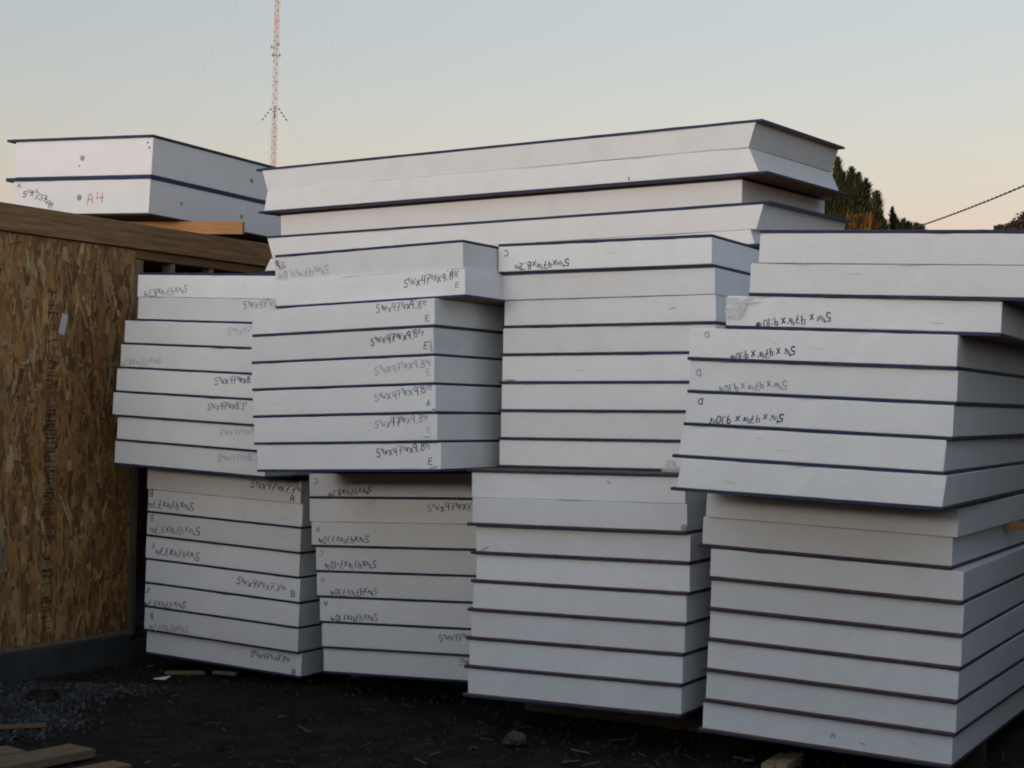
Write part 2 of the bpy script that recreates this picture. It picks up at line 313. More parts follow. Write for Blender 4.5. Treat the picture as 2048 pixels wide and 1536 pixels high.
# ---------------------------------------------------------------- foam panels
CONST = json.loads(r'''{"AU": {"W": 1.216, "P": 0.1503, "al": -0.03132, "be": -0.00411, "pan": [[-2.4691, 10.1759, 1.298, 31.638], [-2.453, 10.1587, 1.4477, 31.712], [-2.485, 10.1631, 1.599, 31.73], [-2.4642, 10.1574, 1.7487, 31.718], [-2.4426, 10.1557, 1.8984, 31.701], [-2.42, 10.1513, 2.048, 31.701], [-2.3382, 10.1345, 2.1958, 31.724], [-2.3431, 10.1387, 2.3463, 31.747]]}, "AL": {"W": 1.216, "P": 0.1503, "al": -0.03238, "be": -0.00113, "pan": [[-2.3027, 10.4488, 0.0847, 28.644], [-2.3151, 10.4289, 0.2351, 29.343], [-2.3155, 10.4236, 0.3854, 29.188], [-2.3132, 10.4213, 0.5356, 29.108], [-2.3196, 10.4366, 0.6864, 29.314], [-2.3117, 10.4216, 0.8363, 29.532], [-2.3096, 10.4236, 0.9866, 29.091], [-2.3188, 10.4326, 1.1373, 29.326]]}, "EU": {"W": 1.216, "P": 0.1503, "al": 0.03909, "be": -0.00065, "pan": [[-1.4046, 9.0605, 1.3178, 30.451], [-1.4263, 9.0665, 1.4673, 30.509], [-1.4375, 9.073, 1.6172, 30.709], [-1.4462, 9.0796, 1.7671, 30.761], [-1.4538, 9.0876, 1.9171, 30.732], [-1.453, 9.0826, 2.0676, 30.669], [-1.3155, 9.0142, 2.224, 28.88], [-1.3257, 9.0408, 2.3735, 29.282]]}, "BL": {"W": 1.216, "P": 0.1503, "al": 0.0359, "be": 0.00257, "pan": [[-1.0844, 9.7293, 0.1023, 26.746], [-1.096, 9.7136, 0.2525, 26.815], [-1.1115, 9.7175, 0.4023, 26.838], [-1.1339, 9.7234, 0.5519, 26.861], [-1.1427, 9.7267, 0.7019, 26.803], [-1.1722, 9.7271, 0.8513, 26.797], [-1.1899, 9.7433, 1.0008, 26.78], [-1.1949, 9.7453, 1.151, 26.78]]}, "FU": {"W": 1.216, "P": 0.1503, "al": 0.01391, "be": 0.00353, "pan": [[-0.0641, 8.7904, 1.3802, 27.772], [-0.0593, 8.7858, 1.5305, 27.783], [-0.0588, 8.785, 1.6808, 27.795], [-0.058, 8.7861, 1.8311, 27.783], [-0.0572, 8.7876, 1.9814, 27.783], [-0.0537, 8.7939, 2.1317, 28.213], [-0.07, 8.7757, 2.2818, 27.583], [-0.087, 8.7544, 2.432, 27.56]]}, "CL": {"W": 1.216, "P": 0.1503, "al": 0.01625, "be": 0.00133, "pan": [[-0.2075, 8.6274, 0.1748, 28.664], [-0.2034, 8.6322, 0.3251, 28.744], [-0.1975, 8.6319, 0.4755, 28.503], [-0.1915, 8.6306, 0.6259, 28.469], [-0.1769, 8.635, 0.7763, 28.601], [-0.1809, 8.6298, 0.9266, 28.268], [-0.2034, 8.6121, 1.0767, 27.959], [-0.2101, 8.6287, 1.2267, 28.457]]}, "DU": {"W": 1.216, "P": 0.1503, "al": -0.02944, "be": 0.00375, "pan": [[0.7587, 7.4981, 1.3393, 26.779], [0.7641, 7.5165, 1.4898, 26.962], [0.7977, 7.5051, 1.6391, 26.991], [0.8122, 7.504, 1.7891, 26.962], [0.809, 7.4981, 1.9394, 27.186], [0.9634, 7.4176, 2.0846, 25.254], [1.0623, 7.3816, 2.2319, 26.756], [1.1021, 7.3641, 2.381, 26.601]]}, "DL": {"W": 1.216, "P": 0.1503, "al": -0.02702, "be": 0.00873, "pan": [[0.9582, 8.0027, 0.1388, 28.734], [0.97, 7.9856, 0.2885, 28.854], [0.9726, 7.9733, 0.4386, 28.711], [0.9798, 7.9645, 0.5886, 28.143], [0.98, 7.9486, 0.7386, 27.605], [0.9741, 7.9412, 0.8889, 27.84], [0.9389, 7.9909, 1.0409, 28.59], [0.9432, 7.9655, 1.1906, 28.768]]}, "T": {"W": 3.4896, "P": 0.1474, "al": 0.01444, "be": 0.02184, "pan": [[-1.581, 10.6353, 2.4986, 32.693], [-1.5845, 10.6337, 2.6459, 32.693], [-1.5358, 10.6362, 2.7945, 32.395], [-1.6426, 10.6134, 2.9391, 32.269], [-1.6593, 10.6365, 3.0864, 32.509]]}, "R": {"W": 1.2637, "P": 0.2744, "al": -0.02922, "be": -0.01286, "pan": [[-3.6317, 11.7076, 3.0081, 27.405], [-3.6195, 11.6962, 3.2823, 27.233]]}, "texts": [["AU", 7, "5^9/16\"^x47^7/8\"^x8.2^1/2^", 0.0623, 0.0173, 0.4179, 0.0521, 0.0491, 1, 1], ["AU", 6, "5^9/16\"^x47^7/8\"^x8.2^1/2^", 0.8598, 0.1091, 1.2316, 0.1384, 0.053, 0, 1], ["AU", 5, "5^9/16\"^x47^7/8\"^x8.2^1/2^", 0.8471, 0.1041, 1.2075, 0.1245, 0.0442, 0, 2], ["AU", 4, "5^9/16\"^x47^7/8\"^x8.2^1/2^", 0.0071, 0.0306, 0.3467, 0.0669, 0.0462, 1, 2], ["AU", 3, "5^9/16\"^x47^7/8\"^x8.2^9^", 0.8115, 0.1005, 1.1397, 0.1314, 0.0473, 0, 1], ["AU", 2, "5^9/16\"^x47^7/8\"^x8.2^9^", 0.7872, 0.0994, 1.0831, 0.1197, 0.0444, 0, 1], ["AU", 1, "5^9/16\"^x47^7/8\"^x8.2^1/2^", 0.8456, 0.0965, 1.1913, 0.1279, 0.0411, 0, 2], ["AU", 0, "5^9/16\"^x47^7/8\"^x8.2^1/2^", 0.8507, 0.0969, 1.1932, 0.1251, 0.0442, 0, 1.5], ["AL", 7, "5^9/16\"^x47^7/8\"^x7.7^3/4^", 0.8347, 0.0927, 1.2081, 0.0809, 0.0515, 0, 0], ["AL", 7, "A", 1.1438, 0.0307, 1.1776, 0.0303, 0.0482, 0, 0], ["AL", 6, "5^9/16\"^x47^7/8\"^x7.7^3/4^", 0.0019, 0.0585, 0.3746, 0.0692, 0.0536, 1, 0], ["AL", 6, "B", 0.01, 0.1262, 0.0432, 0.1288, 0.0412, 1, 0], ["AL", 5, "5^9/16\"^x47^7/8\"^x7.7^3/4^", 0.0317, 0.049, 0.4373, 0.0718, 0.0534, 1, 0.6], ["AL", 5, "B", 0.0226, 0.1247, 0.0561, 0.1243, 0.0412, 1, 0.6], ["AL", 4, "5^9/16\"^x47^7/8\"^x7.7^3/4^", 0.0875, 0.0627, 0.4475, 0.0651, 0.0533, 1, 0.5], ["AL", 4, "F", 0.0398, 0.0901, 0.0689, 0.0928, 0.0412, 1, 0.3], ["AL", 3, "5^9/16\"^x47^7/8\"^x7.7^3/4^", 0.7369, 0.091, 1.1047, 0.0802, 0.0455, 0, 0.5], ["AL", 3, "B", 1.1474, 0.0575, 1.1845, 0.0614, 0.039, 0, 0], ["AL", 2, "5^9/16\"^x47^7/8\"^x7.7^3/4^", 0.006, 0.0261, 0.3419, 0.0502, 0.0409, 1, 0.5], ["AL", 2, "F", 0.0047, 0.1089, 0.0379, 0.1124, 0.0348, 1, 1], ["AL", 1, "5^9/16\"^x47^7/8\"^x7.7^3/4^", 0.05, 0.0345, 0.3578, 0.0483, 0.0439, 1, 1.4], ["AL", 1, "B", 0.0459, 0.0977, 0.0749, 0.101, 0.0379, 1, 0.6], ["AL", 0, "5^9/16\"^x47^7/8\"^x7.7^3/4^", 0.8338, 0.1038, 1.1222, 0.0968, 0.0394, 0, 0.3], ["AL", 0, "B", 1.1451, 0.027, 1.1786, 0.0283, 0.039, 0, 0.2], ["EU", 7, "5^9/16\"^x47^7/8\"^x9.8^1/2\"^", 0.0237, 0.0295, 0.3628, 0.05, 0.0523, 1, 1.8], ["EU", 7, "E", 0.0242, 0.0878, 0.0587, 0.0884, 0.0444, 1, 1.6], ["EU", 6, "5^9/16\"^x47^7/8\"^x9.8^1/2\"^", 0.8423, 0.0887, 1.1745, 0.1216, 0.0498, 0, 0.7], ["EU", 6, "E", 1.1526, 0.063, 1.1797, 0.0641, 0.0312, 0, 1.3], ["EU", 5, "5^9/16\"^x47^7/8\"^x9.8^1/2\"^", 0.8485, 0.1095, 1.1671, 0.1269, 0.0447, 0, 0.8], ["EU", 5, "E", 1.1567, 0.0465, 1.1879, 0.0475, 0.0391, 0, 0.8], ["EU", 4, "5^9/16\"^x47^7/8\"^x9.8^1/2\"^", 0.8178, 0.0914, 1.1537, 0.1244, 0.0475, 0, 0.3], ["EU", 4, "E", 1.1528, 0.0539, 1.1841, 0.0526, 0.0391, 0, 0.4], ["EU", 3, "5^9/16\"^x47^7/8\"^x9.8^1/2\"^", 0.8397, 0.0837, 1.1963, 0.1188, 0.0473, 0, 1.8], ["EU", 3, "E", 1.1676, 0.0652, 1.1956, 0.0669, 0.0364, 0, 1.9], ["EU", 2, "5^9/16\"^x47^7/8\"^x9.8^1/2\"^", 0.8333, 0.0907, 1.1989, 0.1338, 0.0472, 0, 1.4], ["EU", 2, "6", 1.1606, 0.0568, 1.1856, 0.0588, 0.0312, 0, 1], ["EU", 1, "5^9/16\"^x47^7/8\"^x9.8^1/2\"^", 0.8224, 0.0979, 1.1591, 0.1342, 0.0473, 0, 1.2], ["EU", 1, "E", 1.1521, 0.0694, 1.177, 0.0716, 0.0337, 0, 2.1], ["EU", 0, "5^9/16\"^x47^7/8\"^x9.8^1/2\"^", 0.813, 0.0971, 1.1554, 0.1337, 0.0472, 0, 0.4], ["EU", 0, "E", 1.1388, 0.0559, 1.1699, 0.0558, 0.0389, 0, 0.5], ["BL", 7, "5^9/16\"^x47^7/8\"^x8.2^1/2^", 0.1393, 0.0144, 0.4346, 0.0397, 0.0412, 1, 0.6], ["BL", 7, "C", 0.034, 0.0911, 0.0624, 0.0911, 0.0357, 1, 0.8], ["BL", 6, "5^9/16\"^x47^7/8\"^x7.10^3/4^", 0.8133, 0.0888, 1.1992, 0.1068, 0.0483, 0, 0.9], ["BL", 5, "5^9/16\"^x47^7/8\"^x7.10^3/4^", 0.0527, 0.0449, 0.4009, 0.0544, 0.0441, 1, 0.5], ["BL", 5, "A", 0.0286, 0.1067, 0.0569, 0.1072, 0.0326, 1, 0.9], ["BL", 4, "5^9/16\"^x47^7/8\"^x7-10^3/4^", 0.064, 0.0439, 0.4182, 0.059, 0.047, 1, 0.4], ["BL", 4, "C", 0.0258, 0.1111, 0.0541, 0.1118, 0.0327, 1, 1.5], ["BL", 3, "5^9/16\"^x47^7/8\"^x7.10^3/4^", 0.1004, 0.0328, 0.4226, 0.0495, 0.044, 1, 0.9], ["BL", 3, "A", 0.0306, 0.1045, 0.0588, 0.1053, 0.0326, 1, 1.2], ["BL", 2, "5^9/16\"^x47^7/8\"^x7.10^3/4^", 0.0785, 0.026, 0.4008, 0.0509, 0.0469, 1, 0.4], ["BL", 2, "A", 0.023, 0.1155, 0.0548, 0.1167, 0.0326, 1, 0.8], ["BL", 1, "5^9/16\"^x47^7/8\"^x7.10^3/4^", 0.8052, 0.095, 1.1123, 0.126, 0.0424, 0, 0.5], ["BL", 0, "5^9/16\"^x47^7/8\"^x7.10^3/4^", 0.9217, 0.112, 1.1972, 0.1405, 0.0395, 0, 0.8], ["FU", 7, "5^9/16\"^x47^7/8\"^x8.2^1/2^", 0.1017, 0.0256, 0.4212, 0.0353, 0.0398, 1, 0.5], ["FU", 7, "C", 0.0346, 0.0978, 0.0618, 0.0994, 0.0402, 1, 0.8], ["DU", 5, "5^9/16\"^ x 47^7/8\"^ x 9:10^1/8\"^", 0.1402, 0.0239, 0.4814, 0.0639, 0.0424, 1, 0.3], ["DU", 4, "5^9/16\"^ x 47^7/8\"^ x 9:10^1/8\"^", 0.1999, 0.0212, 0.5031, 0.0605, 0.0405, 1, 0.3], ["DU", 4, "D", 0.0624, 0.122, 0.0915, 0.1228, 0.0252, 1, 1.6], ["DU", 3, "5^9/16\"^ x 47^7/8\"^ x 9.10^1/8\"^", 0.1425, 0.0239, 0.4616, 0.0599, 0.0383, 1, 1.4], ["DU", 3, "D", 0.0275, 0.0971, 0.0566, 0.0982, 0.0298, 1, 1.1], ["DU", 2, "5^9/16\"^ x 47^7/8\"^ x 9.10^1/8\"^", 0.1221, 0.0288, 0.4682, 0.0601, 0.0383, 1, 0.3], ["DU", 2, "D", 0.0598, 0.115, 0.0864, 0.1163, 0.0297, 1, 1], ["DL", 0, "A", 0.6471, 0.0694, 0.676, 0.0711, 0.0257, 0, 2.1], ["R", 0, "A", 0.7125, 0.1065, 0.78, 0.1162, 0.0771, 0, "red"], ["R", 0, "4", 0.7936, 0.1161, 0.8698, 0.1222, 0.0803, 0, "red"], ["R", 0, "<", 0.0496, 0.2145, 0.0877, 0.2175, 0.0324, 0, 0], ["R", 0, "5^3/8^", 0.1019, 0.1563, 0.2055, 0.1728, 0.0466, 0, 0.2], ["R", 0, "x^5/2^", 0.1775, 0.166, 0.2631, 0.1614, 0.0536, 0, 0.2], ["R", 0, "x37", 0.2272, 0.1368, 0.3418, 0.1177, 0.0464, 0, 0.3], ["R", 0, "7^1/2^", 0.324, 0.1036, 0.3962, 0.078, 0.0392, 0, 0.4], ["R", 0, "x", 0.3483, 0.0927, 0.391, 0.0852, 0.0284, 0, 0.4], ["R", 0, "12", 0.3546, 0.0713, 0.3926, 0.0638, 0.0284, 0, 0.6], ["T", 3, "1", 2.688, 0.0319, 2.6976, 0.0312, 0.0197, 0, 0]]}''')
SK0 = {'CL': .0165, 'DL': .0170, 'DU': .0150, 'FU': .0145, 'T': .0135}
def foam_bm(tl, tr, bl, br, z0, z1, y0, y1):
    """foam core: tl, tr, bl, br are the x of the four corners of its front, so that ends can be bevel cut"""
    bm = bmesh.new()
    v = [bm.verts.new(p) for p in ((bl,y0,z0),(br,y0,z0),(br,y1,z0),(bl,y1,z0),(tl,y0,z1),(tr,y0,z1),(tr,y1,z1),(tl,y1,z1))]
    for q in ((0,3,2,1),(4,5,6,7),(0,1,5,4),(1,2,6,5),(2,3,7,6),(3,0,4,7)): bm.faces.new([v[i] for i in q])
    bmesh.ops.bevel(bm, geom=list(bm.edges), offset=.0035, segments=2, affect='EDGES', profile=.5)
    es = [e for e in bm.edges if abs(e.verts[1].co.x - e.verts[0].co.x) > .5]
    bmesh.ops.subdivide_edges(bm, edges=es, cuts=14, use_grid_fill=True)
    es = [e for e in bm.edges if abs(e.verts[1].co.y - e.verts[0].co.y) > .5]
    bmesh.ops.subdivide_edges(bm, edges=es, cuts=8, use_grid_fill=True)
    for w in bm.verts:
        if w.co.y < y0 + .02:
            w.co.y += random.uniform(-.0004, .0009)
            if w.co.z > z1 - .002 and random.random() < .5: w.co.z -= random.uniform(0, .002)
            if w.co.z > z1 - .01 and random.random() < .07: w.co += Vector((0, .006, -.004))
        if abs(w.co.x - br) < .02 and w.co.y < y0 + .02 and random.random() < .12: w.co.x -= random.uniform(.003, .008)
    bmesh.ops.recalc_face_normals(bm, faces=bm.faces)
    return bm
def skin_bm(x0, x1, y0, y1, z0, z1, raw=0):
    bm = bmesh.new(); box_bm(bm, x0, x1, y0, y1, z0, z1)
    bmesh.ops.bevel(bm, geom=list(bm.edges), offset=.0012, segments=1, affect='EDGES')
    if raw:
        es = [e for e in bm.edges if abs(e.verts[1].co.z - e.verts[0].co.z) > (z1 - z0) * .6 and abs(e.verts[0].co.y - e.verts[1].co.y) < 1e-5]
        bmesh.ops.subdivide_edges(bm, edges=es, cuts=1, use_grid_fill=True)
        zm = (z0 + z1) / 2
        for w in bm.verts:
            if abs(w.co.z - zm) < 1e-4: w.co.z += (raw - .5) * -(z1 - z0)
    es = [e for e in bm.edges if abs(e.verts[1].co.x - e.verts[0].co.x) > .3]
    bmesh.ops.subdivide_edges(bm, edges=es, cuts=40, use_grid_fill=True)
    for w in bm.verts:
        if w.co.y < y0 + .005:
            w.co.y += random.uniform(-.0012, .0012)
            if w.co.z > (z0+z1)/2 and random.random() < .25: w.co.z += random.uniform(-.001, .0012)
            if w.co.z < (z0+z1)/2 and random.random() < .12: w.co.z -= random.uniform(0, .001)
    bmesh.ops.recalc_face_normals(bm, faces=bm.faces)
    zr = z1 - (z1 - z0) * (raw / 2 + .25)
    for f in bm.faces:
        f.material_index = 0 if abs(f.normal.z) > .8 else 1
        if raw and f.material_index == 1 and f.calc_center_median().z > zr: f.material_index = 2
    return bm

STACK = {  # depth of the panels, front overhang of the skin, left overhang, phrase for the label
 'AU': (2.50, .000, .000, 'upper left stack'),
 'AL': (2.36, .000, .000, 'lower left stack'),
 'EU': (2.96, .000, .000, 'upper E stack'),
 'BL': (2.40, .000, .000, 'lower second stack'),
 'FU': (2.50, .010, .014, 'upper middle stack'),
 'CL': (2.50, .018, .022, 'lower middle stack'),
 'DU': (3.00, .004, .006, 'upper right stack'),
 'DL': (3.00, .018, .016, 'lower right stack')}
ORD = ['bottom', 'second from bottom', 'third from bottom', 'fourth from bottom', 'fourth from top', 'third from top', 'second from top', 'topmost']
RAW = {'CL': .34, 'DL': .38, 'DU': .15, 'FU': .15}
TOPSKIN = {('BL', 6), ('FU', 6), ('T', 4), ('T', 2), ('T', 1)}
texts = {}
for t in CONST['texts']: texts.setdefault((t[0], t[1]), []).append(t)
def describe(ts):
    if not ts: return 'unmarked'
    long_ = [t for t in ts if len(t[2]) > 6]; let = [t[2] for t in ts if len(t[2]) == 1 and t[2].isalpha()]
    faint = long_ and not isinstance(long_[0][8 if len(long_[0]) > 9 else -1], str) and long_[0][-1] >= 1.2
    d = ''
    if long_: d = ('faint ' if faint else 'dark ') + ('inverted' if long_[0][-2] else 'upright') + ' writing'
    if let: d += (' and ' if d else 'faint letter ') + let[0]
    return 'with ' + d if d else 'unmarked'
def panel_matrix(S, k):
    st = CONST[S]; x, y, z, yaw = st['pan'][k]; ps = R(yaw)
    u = Vector((math.cos(ps), -math.sin(ps), math.sin(st['al']))).normalized()
    d = Vector((math.sin(ps), math.cos(ps), math.sin(st['be']))); d = (d - u * u.dot(d)).normalized(); n = u.cross(d)
    return Matrix(((u.x, d.x, n.x, x), (u.y, d.y, n.y, y), (u.z, d.z, n.z, z), (0, 0, 0, 1)))
BEVEL = {('DU', 1): (.028, 1.2234, .003, 1.2149), ('DU', 0): (.026, 1.2265, 0, 1.2131), ('DL', 7): (.010, 1.2297, .008, 1.2297),
 ('T', 4): (-.002, 3.4905, .0417, 3.4479), ('T', 3): (.030, 3.4243, .0002, 3.4821), ('T', 2): (.005, 3.2786, .006, 3.2770),
 ('T', 1): (-.043, 3.4680, .002, 3.4250), ('T', 0): (-.015, 3.3902, -.065, 3.4133)}
SKINX = {('T', 4): (-.052, 3.530), ('T', 3): (-.047, 3.533), ('T', 2): (.004, 3.280), ('T', 1): (-.044, 3.506), ('T', 0): (-.09, 3.44), ('DU', 1): (-.021, 1.222), ('DU', 0): (-.022, 1.222)}
PANELS = {}
def make_panel(S, k):
    st = CONST[S]; P = st['P']; W = st['W']
    depth, of, ol, phrase = STACK[S] if S in STACK else (1.216, .004, 0, '')
    top = (S, k) in TOPSKIN or (k == 7 and S in STACK)
    SK = SK0.get(S, .0132)
    root = empty('insulated_panel', panel_matrix(S, k)); PANELS[(S, k)] = root
    G_ = .0006
    z0, z1 = (G_, P - SK - G_) if top else (SK, P - G_)
    if S == 'T' and k == 0: z0 = .055 + SK
    tl, tr, bl, br = BEVEL.get((S, k), (0, W, 0, W))
    if S == 'FU' and k == 7: of, ol = 0, 0
    if S == 'FU' and k == 6: of, ol = .012, .020
    if S == 'DU' and k >= 5: of = 0 if k == 7 else .010; ol = 0
    yf = of
    link('foam_core', foam_bm(tl, tr, bl, br, z0, z1, yf, depth - .004), FOAM, root)
    sx0, sx1 = SKINX.get((S, k), (-ol, W))
    if top: zs = (P - SK - G_ * .5, P - G_ * .5)
    else: zs = (z0 - SK + G_ * .5, z0 - G_ * .5)
    link('skin_board', skin_bm(sx0, sx1, 0, depth, *zs, raw=RAW.get(S, 0)), [SKIN, EDGE, RAWEDGE], root)
    for t in texts.get((S, k), []):
        handwriting(root, t[2], t[3], t[4], t[5], t[6], t[7], t[8], t[9], yf)
    return root
for S in STACK:
    for k in range(8):
        o = make_panel(S, k)
        lab = 'foam panel %s, %s of the %s' % (describe([t for t in texts.get((S, k), [])]), ORD[k], STACK[S][3])
        tag(o, lab, 'foam panel', 'short foam panels in the stacks')
TL = ['long foam panel lowest of the pile, a sliver showing above the E stack', 'long foam panel with slanted ends and dark top, second lowest of the long pile',
 'long square-ended foam panel in the middle of the long pile', 'long foam panel with slanted ends, second from top of the long pile', 'topmost long foam panel under the sky with slanted ends']
for k in range(5):
    tag(make_panel('T', k), TL[k], 'foam panel', 'long foam panels on top of the stacks')

# thick roof panels lying on the building
def thick_panel(k):
    st = CONST['R']; P = st['P']; W = st['W']; m = panel_matrix('R', k)
    root = empty('insulated_panel', m); PANELS[('R', k)] = root; D = 2.44
    y0 = .004
    link('foam_core', foam_bm(.012, W, .018, W, .012 if k == 0 else .001, P - (.019 if k else .0275), y0, D - .004), FOAM, root)
    link('skin_board', skin_bm(-.062, W + .008, -.010 if k else 0, D, P - (.0185 if k else .027), P - .001), [SKIN, EDGE], root)
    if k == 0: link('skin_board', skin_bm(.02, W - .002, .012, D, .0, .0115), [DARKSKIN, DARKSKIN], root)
    def disc(x, z, r, mt, name, side=False):
        x *= 1.075; z *= 1.075; r *= 1.05
        bm = bmesh.new(); n = 14; c = []
        rr = [r * random.uniform(.88, 1.1) for _ in range(n)]
        for q in range(n):
            a = 2*math.pi*q/n
            c.append(bm.verts.new((W + .0012, x + rr[q]*math.cos(a), z + rr[q]*math.sin(a)) if side else (x + rr[q]*math.cos(a), y0 - .0012, z + rr[q]*math.sin(a))))
        f = bm.faces.new(c)
        ex = bmesh.ops.extrude_face_region(bm, geom=[f])
        bmesh.ops.translate(bm, verts=[e for e in ex['geom'] if isinstance(e, bmesh.types.BMVert)], vec=(-.006, 0, 0) if side else (0, .006, 0))
        bmesh.ops.recalc_face_normals(bm, faces=bm.faces)
        link(name, bm, mt, root)
    if k == 1:
        disc(.598, .118, .019, HOLE, 'chase_hole'); disc(.575, .068, .006, DARKHOLE, 'nail_hole')
        disc(1.1346, .205, .007, DARKHOLE, 'nail_hole'); disc(1.149, .173, .007, DARKHOLE, 'nail_hole')
        disc(1.058, .114, .017, HOLE, 'chase_hole', True)
    else:
        disc(.594, .116, .021, HOLE, 'chase_hole'); disc(.323, .115, .012, HOLE, 'chase_hole', True); disc(.97, .112, .016, HOLE, 'chase_hole', True)
    for t in texts.get(('R', k), []):
        handwriting(root, t[2], t[3], t[4], t[5], t[6], t[7], t[8], t[9], y0, .006 if t[9] != 'red' else .0065)
    return root
tag(thick_panel(1), 'thick white foam panel on top, lying over the panel marked A4', 'foam panel', 'thick foam panels on the building')
tag(thick_panel(0), 'thick white foam panel marked A4 in red, resting on the building', 'foam panel', 'thick foam panels on the building')

# marks of their own on single panels
def front_patch(S, k, pts, mt, name, yf=0, side=False, W=1.216):
    vs = [(W + .0012, x, z) if side else (x, yf - .0012, z) for x, z in pts]
    link_py(name, vs, [tuple(range(len(vs)))] if side else [tuple(range(len(vs)))], mt, PANELS[(S, k)])
front_patch('EU', 4, [(.03, .045), (.20, .030), (.27, .05), (.25, .085), (.17, .085), (.16, .115), (.05, .125), (.01, .09)], BLUESTAIN, 'chalk_smudge', side=True)
SCUFF = mat('grey_scuff', (.46, .45, .41), .95); SCUFF2 = mat('brown_scuff', (.33, .27, .21), .95)
def scuff(S, k, cx, cz, rx, rz, a, mt, seed):
    r = random.Random(seed); n = 14; pts = []
    for q in range(n):
        t = 2*math.pi*q/n; j = r.uniform(.6, 1.15); x, z = rx*math.cos(t)*j, rz*math.sin(t)*j
        pts.append((cx + x*math.cos(a) - z*math.sin(a), cz + x*math.sin(a) + z*math.cos(a)))
    front_patch(S, k, pts, mt, 'scuff_mark', STACK[S][1] if not (S == 'FU' and k == 7) else 0)
scuff('EU', 7, .018, .10, .014, .030, .5, SCUFF2, 1); scuff('EU', 7, .05, .075, .03, .006, .2, SCUFF, 2)
scuff('CL', 7, .80, .098, .020, .005, -.5, SCUFF, 3); scuff('CL', 5, .055, .03, .045, .007, .5, SCUFF, 4)
scuff('CL', 6, .60, .05, .03, .018, 0, SCUFF, 5) if False else None
scuff('EU', 2, 1.205, .02, .010, .012, 0, SCUFF, 6); scuff('EU', 4, 1.20, .05, .010, .045, .1, SCUFF, 7)
scuff('FU', 3, .05, .020, .04, .005, 0, SCUFF2, 8); scuff('DL', 0, .80, .055, .02, .004, -.3, SCUFF, 9)
scuff('EU', 1, 1.15, .03, .03, .004, 0, SCUFF, 10); scuff('EU', 0, 1.17, .022, .03, .005, .2, SCUFF, 11); scuff('FU', 5, .98, .085, .02, .003, .2, SCUFF2, 12)
SCUFF3 = mat('pale_scuff', (.70, .70, .67), .95)
rq = random.Random(77)
for S in STACK:
    for k in range(8):
        for _ in range(rq.choice((0, 1, 1, 2))):
            scuff(S, k, rq.uniform(.08, 1.12), rq.uniform(.03, .12), rq.uniform(.008, .05), rq.uniform(.0012, .004), rq.choice((rq.uniform(-.7, .7), rq.uniform(-.1, .1))), SCUFF3, rq.randint(0, 9999))
bm = bmesh.new(); bmesh.ops.create_icosphere(bm, subdivisions=2, radius=.022)
for v in bm.verts: v.co *= random.uniform(.7, 1.15)
o = link('crumbled_corner', bm, SCUFF, PANELS[('CL', 6)]); o.location = (1.205, .02, .034)
# ---------------------------------------------------------------- building at the left
WO = Vector((-3.044, 9.70, 0)); WA = R(29.5)
WM = Matrix(((math.cos(WA), math.sin(WA), 0, WO.x), (-math.sin(WA), math.cos(WA), 0, WO.y), (0, 0, 1, 0), (0, 0, 0, 1)))
# local axes of the building: x = outwards (towards the stacks), y = along the wall away from the camera, z = up; wall face at x = 0
bld = empty('timber_building', WM)
tag(bld, 'unfinished timber building with strand-board wall and concrete base at left', 'building')
def bbox(name, x0, x1, y0, y1, z0, z1, m, parent=bld, bev=.003):
    bm = bmesh.new(); box_bm(bm, x0, x1, y0, y1, z0, z1)
    if bev: bmesh.ops.bevel(bm, geom=list(bm.edges), offset=bev, segments=1, affect='EDGES')
    return link(name, bm, m, parent)
ZP0, ZP1, ZO = 2.695, 2.860, .200
def foundation():
    bm = bmesh.new(); box_bm(bm, -.30, .015, -4.2, 1.16, -.3, ZO - .03)
    bmesh.ops.bevel(bm, geom=list(bm.edges), offset=.006, segments=1, affect='EDGES')
    link('foundation_wall', bm, CONCRETE, bld)
    bm = bmesh.new(); box_bm(bm, -.30, .015, 1.16, 4.2, -.3, .12); link('foundation_wall', bm, CONCRETE, bld)
foundation()
bbox('sill_plate', -.14, -.002, -4.2, 1.14, ZO - .028, ZO + .03, WOOD_STUD)
SHEETS = [(-.085, 1.140), (-1.306, -.089), (-2.527, -1.310), (-3.75, -2.531)]
PAL = [(.40,.24,.09), (.36,.20,.065), (.30,.155,.05), (.25,.12,.038), (.18,.085,.03), (.14,.07,.03), (.42,.30,.16), (.33,.21,.09), (.37,.18,.05), (.30,.13,.04)]
